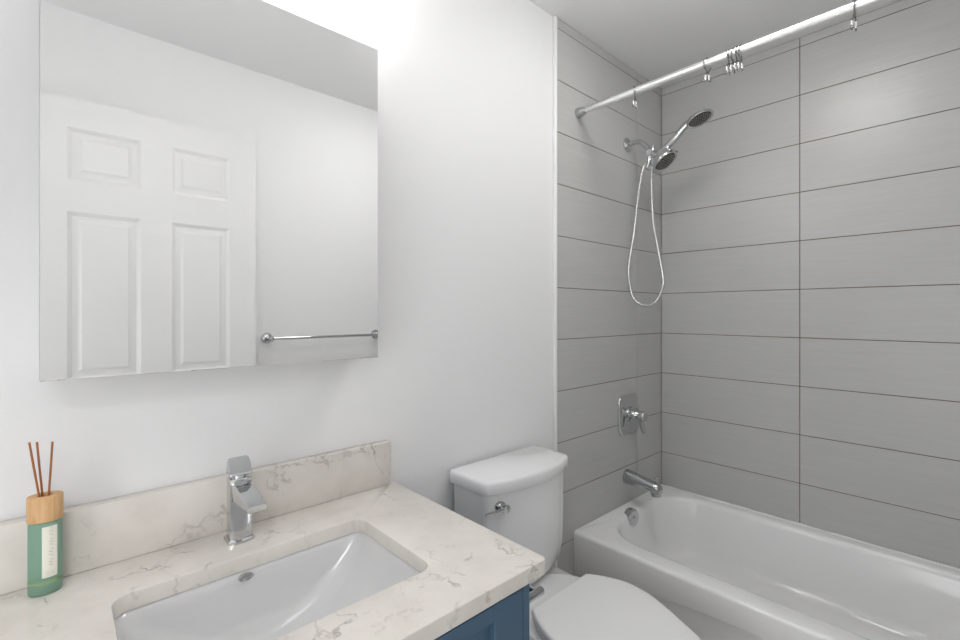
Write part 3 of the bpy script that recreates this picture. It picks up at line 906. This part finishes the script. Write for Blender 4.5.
revolve(bm, Vector((ax, YB - 0.108, az - 0.047)), Vector((0, -0.6, -0.65)), [(0, 0.0125), (0.004, 0.015), (0.020, 0.015), (0.024, 0.012)], 6)
tube(bm, [dv + Vector((-0.018, 0.004, 0.0)), dv + Vector((0.018, -0.004, 0.0))], 0.0145, 18)
tube(bm, [dv, dv + Vector((0, -0.022, -0.020))], 0.0125, 16)
tube(bm, [dv + Vector((0, 0.008, 0)), dv + Vector((0, 0.012, -0.042))], [0.011, 0.009], 14)
obj('diverter', bm, M_CHROME, t)
bm = NB(); tube(bm, [dv + Vector((0.0, -0.004, 0.012)), dv + Vector((0.0, -0.008, 0.032))], [0.0045, 0.0055], 12); obj('diverter_lever', bm, M_CHROME, t)
# cradle that holds the hand shower
hb = Vector((ax, 0.958, H + 0.693))
bm = NB()
tube(bm, [dv + Vector((0, -0.012, -0.006)), hb], [0.010, 0.012], 14)
hd = Vector((0, -0.108, 0.080)).normalized()
tube(bm, [hb - hd * 0.014, hb + hd * 0.014], [0.0165, 0.018], 20)
obj('cradle', bm, M_CHROME, t)
bm = NB()
revolve(bm, cf, nf, [(-0.050, 0.012), (-0.046, 0.018), (-0.036, 0.040), (-0.026, 0.051), (-0.016, 0.055), (-0.004, 0.0565), (0.001, 0.0545), (0.002, 0.050), (-0.002, 0.0445)], 40); obj('head', bm, M_CHROME, t)
def face(parent, c, n_, rad):
    bm = NB()
    revolve(bm, c, n_, [(-0.006, rad), (-0.0005, rad), (0.0008, rad - 0.003), (0.0012, 0)], 36, 0)
    a, b = frame_for(n_)
    for rr_, cnt in ((rad * 0.86, 24), (rad * 0.66, 18), (rad * 0.46, 12), (rad * 0.24, 6)):
        for k in range(cnt):
            p = c + (a * math.cos(2 * PI * k / cnt) + b * math.sin(2 * PI * k / cnt)) * rr_
            tube(bm, [p, p + n_ * 0.003], [0.0030, 0.0022], 6, True, 1)
    return obj('nozzle_face', bm, [M_DARK, M_NUB], parent)
face(t, cf, nf, 0.0445)
bm = NB()
a, b = frame_for(nf)
pt = cf - nf * 0.008 + (Vector((0.35, -0.75, 0.56)).normalized()) * 0.054
tube(bm, [pt, pt + Vector((0.35, -0.75, 0.56)).normalized() * 0.007], [0.006, 0.005], 10); obj('spray_tab', bm, M_DARK, t)

# ------------------------------------------------------------------ hand shower held in the cradle
ch = Vector((ax, 0.793, H + 0.790))
nh = Vector((0.0, -0.385, -0.925)).normalized()
t = thing('hand_shower', 'chrome hand shower with dark spray face held up in the cradle', 'hand shower', hb)
bm = NB()
hp = catmull([hb - hd * 0.045, hb - hd * 0.01, hb + hd * 0.04, hb + hd * 0.085, ch + Vector((0, 0.052, -0.008)), ch + Vector((0, 0.022, 0.006))], 6)
nn = len(hp) - 1
tube(bm, hp, [0.0095 + 0.0035 * math.sin(PI * i / nn) + 0.0035 * (i / nn) for i in range(nn + 1)], 18); obj('handle', bm, M_CHROME, t)
bm = NB(); revolve(bm, ch, nh, [(-0.022, 0.006), (-0.020, 0.018), (-0.015, 0.036), (-0.009, 0.048), (-0.003, 0.053), (0.003, 0.0540), (0.006, 0.052), (0.006, 0.048), (0.003, 0.0440)], 40); obj('head', bm, M_CHROME, t)
face(t, ch + nh * 0.004, nh, 0.0440)

# ------------------------------------------------------------------ hose
hx = ax
hs = dv + Vector((0, 0.0125, -0.040))
he = hb - hd * 0.044
pts = [hs, hs + Vector((0, 0.007, -0.014)), (hx, 1.0300, H + 0.6630), (hx, 1.0480, H + 0.6210), (hx, 1.0680, H + 0.4990), (hx, 1.0860, H + 0.3610), (hx, 1.1100, H + 0.2220), (hx, 1.1100, H + 0.1480), (hx, 1.0860, H + 0.0610), (hx, 1.0330, H + 0.0300), (hx, 0.9820, H + 0.0500), (hx, 0.9530, H + 0.1010), (hx, 0.9490, H + 0.1530), (hx, 0.9740, H + 0.2920), (hx, 0.9920, H + 0.3900), (hx, 1.0000, H + 0.5290), he + Vector((0, 0.004, -0.025)), he]
bm = NB(); tube(bm, catmull(pts, 8), 0.0062, 14)
o = obj('shower_hose', bm, M_HOSE, None, 60, hs)
tag(o, 'silver metal shower hose hanging in a long loop below the shower head', 'shower hose')
for nm, p, d in (('hose_nut', hs, Vector((0, 0.5, -1))), ('hose_nut', he, Vector((0, 0.2, -1)))):
    bm = NB(); revolve(bm, p, d, [(0.0, 0.0090), (0.016, 0.0090), (0.024, 0.0068)], 14); obj(nm, bm, M_CHROME, o)

# ------------------------------------------------------------------ shower curtain rod and rings
rx_, rz_ = 1.558, H + 0.806
t = thing('shower_curtain_rod', 'white chrome shower curtain rod running along the tub below the ceiling', 'curtain rod', (rx_, YB, rz_))
bm = NB(); tube(bm, [(rx_, 0.965, rz_), (rx_, YF + 0.008, rz_)], 0.0148, 24); obj('outer_tube', bm, M_STEEL, t)
bm = NB(); tube(bm, [(rx_, YB - 0.01, rz_), (rx_, 0.955, rz_)], 0.0122, 24); obj('inner_tube', bm, M_STEEL, t)
bm = NB(); revolve(bm, (rx_, YB, rz_), (0, -1, 0), [(0, 0.0205), (0.008, 0.0205), (0.018, 0.0190), (0.028, 0.0165), (0.036, 0.0140), (0.042, 0.0126)], 24); obj('end_flange', bm, M_BRUSH, t)
bm = NB(); revolve(bm, (rx_, YF + 0.008, rz_), (0, 1, 0), [(0, 0.0215), (0.005, 0.0215), (0.020, 0.0185), (0.034, 0.0145)], 24); obj('end_flange', bm, M_BRUSH, t)

def ring_thing():
    """double hook: a wire over the rod that crosses below it and ends in two small hooks, with roller beads"""
    r = thing('shower_curtain_ring', 'x', 'curtain ring', (0, 0, 0), 'curtain rings on the rod')
    bm = NB()
    q = 0.0195
    for s in (-1, 1):
        y = 0.0032 * s
        pts = [(0.0, y, q)] + [(s * q * math.sin(R(a)), y, q * math.cos(R(a))) for a in range(20, 140, 15)]
        pts += [(s * 0.006, y, -0.022), (-s * 0.001, y, -0.027), (-s * 0.0045, y, -0.033), (-s * 0.0045, y, -0.042), (-s * 0.0048, y, -0.051), (-s * 0.0075, y, -0.0555), (-s * 0.0105, y, -0.053), (-s * 0.0115, y, -0.046)]
        tube(bm, catmull(pts, 3), 0.0020, 8)
    box(bm, (-0.0018, -0.0045, q - 0.0012), (0.0018, 0.0045, q + 0.0016), 0.0006, 1)
    obj('wire_hook', bm, M_WIRE, r)
    for s in (-1, 1):
        bm = NB()
        tube(bm, [(-s * 0.0045, 0.0032 * s, -0.034), (-s * 0.0047, 0.0032 * s, -0.0500)], 0.0030, 10)
        obj('hook_sleeve', bm, M_BEAD, r)
    bm = NB()
    for x, z in ((0, q + 0.0002), (-0.012, 0.0154), (0.012, 0.0154)):
        bmesh.ops.create_uvsphere(bm, u_segments=10, v_segments=6, radius=0.0022, matrix=Matrix.Translation((x, 0, z)))
    obj('roller_bead', bm, M_DARK, r)
    return r
spots = [(0.869, 0.25, 'silver curtain ring nearest the wall end of the rod'),
         (0.614, -0.35, 'silver curtain ring hanging alone between the wall-end ring and the cluster of four'),
         (0.550, 0.08, 'first ring of the cluster of four, on its side toward the wall flange'),
         (0.538, -0.06, 'second ring from the wall flange in the cluster of four curtain rings'),
         (0.527, 0.05, 'third ring from the wall flange in the cluster of four curtain rings'),
         (0.516, -0.10, 'last ring of the cluster of four, furthest from the wall flange'),
         (0.239, 0.0, 'silver curtain ring nearest the camera end of the rod, hanging alone')]
r0 = ring_thing()
for i, (y, rz, lb_) in enumerate(spots):
    if i == 0:
        o = r0
    else:
        o = r0.copy(); COL.objects.link(o)
        for c in list(r0.children):
            d = c.copy(); COL.objects.link(d); d.parent = o
    o.location = (rx_, y, rz_ - 0.0030)
    o.rotation_euler = (0, 0, rz)
    o['label'] = lb_
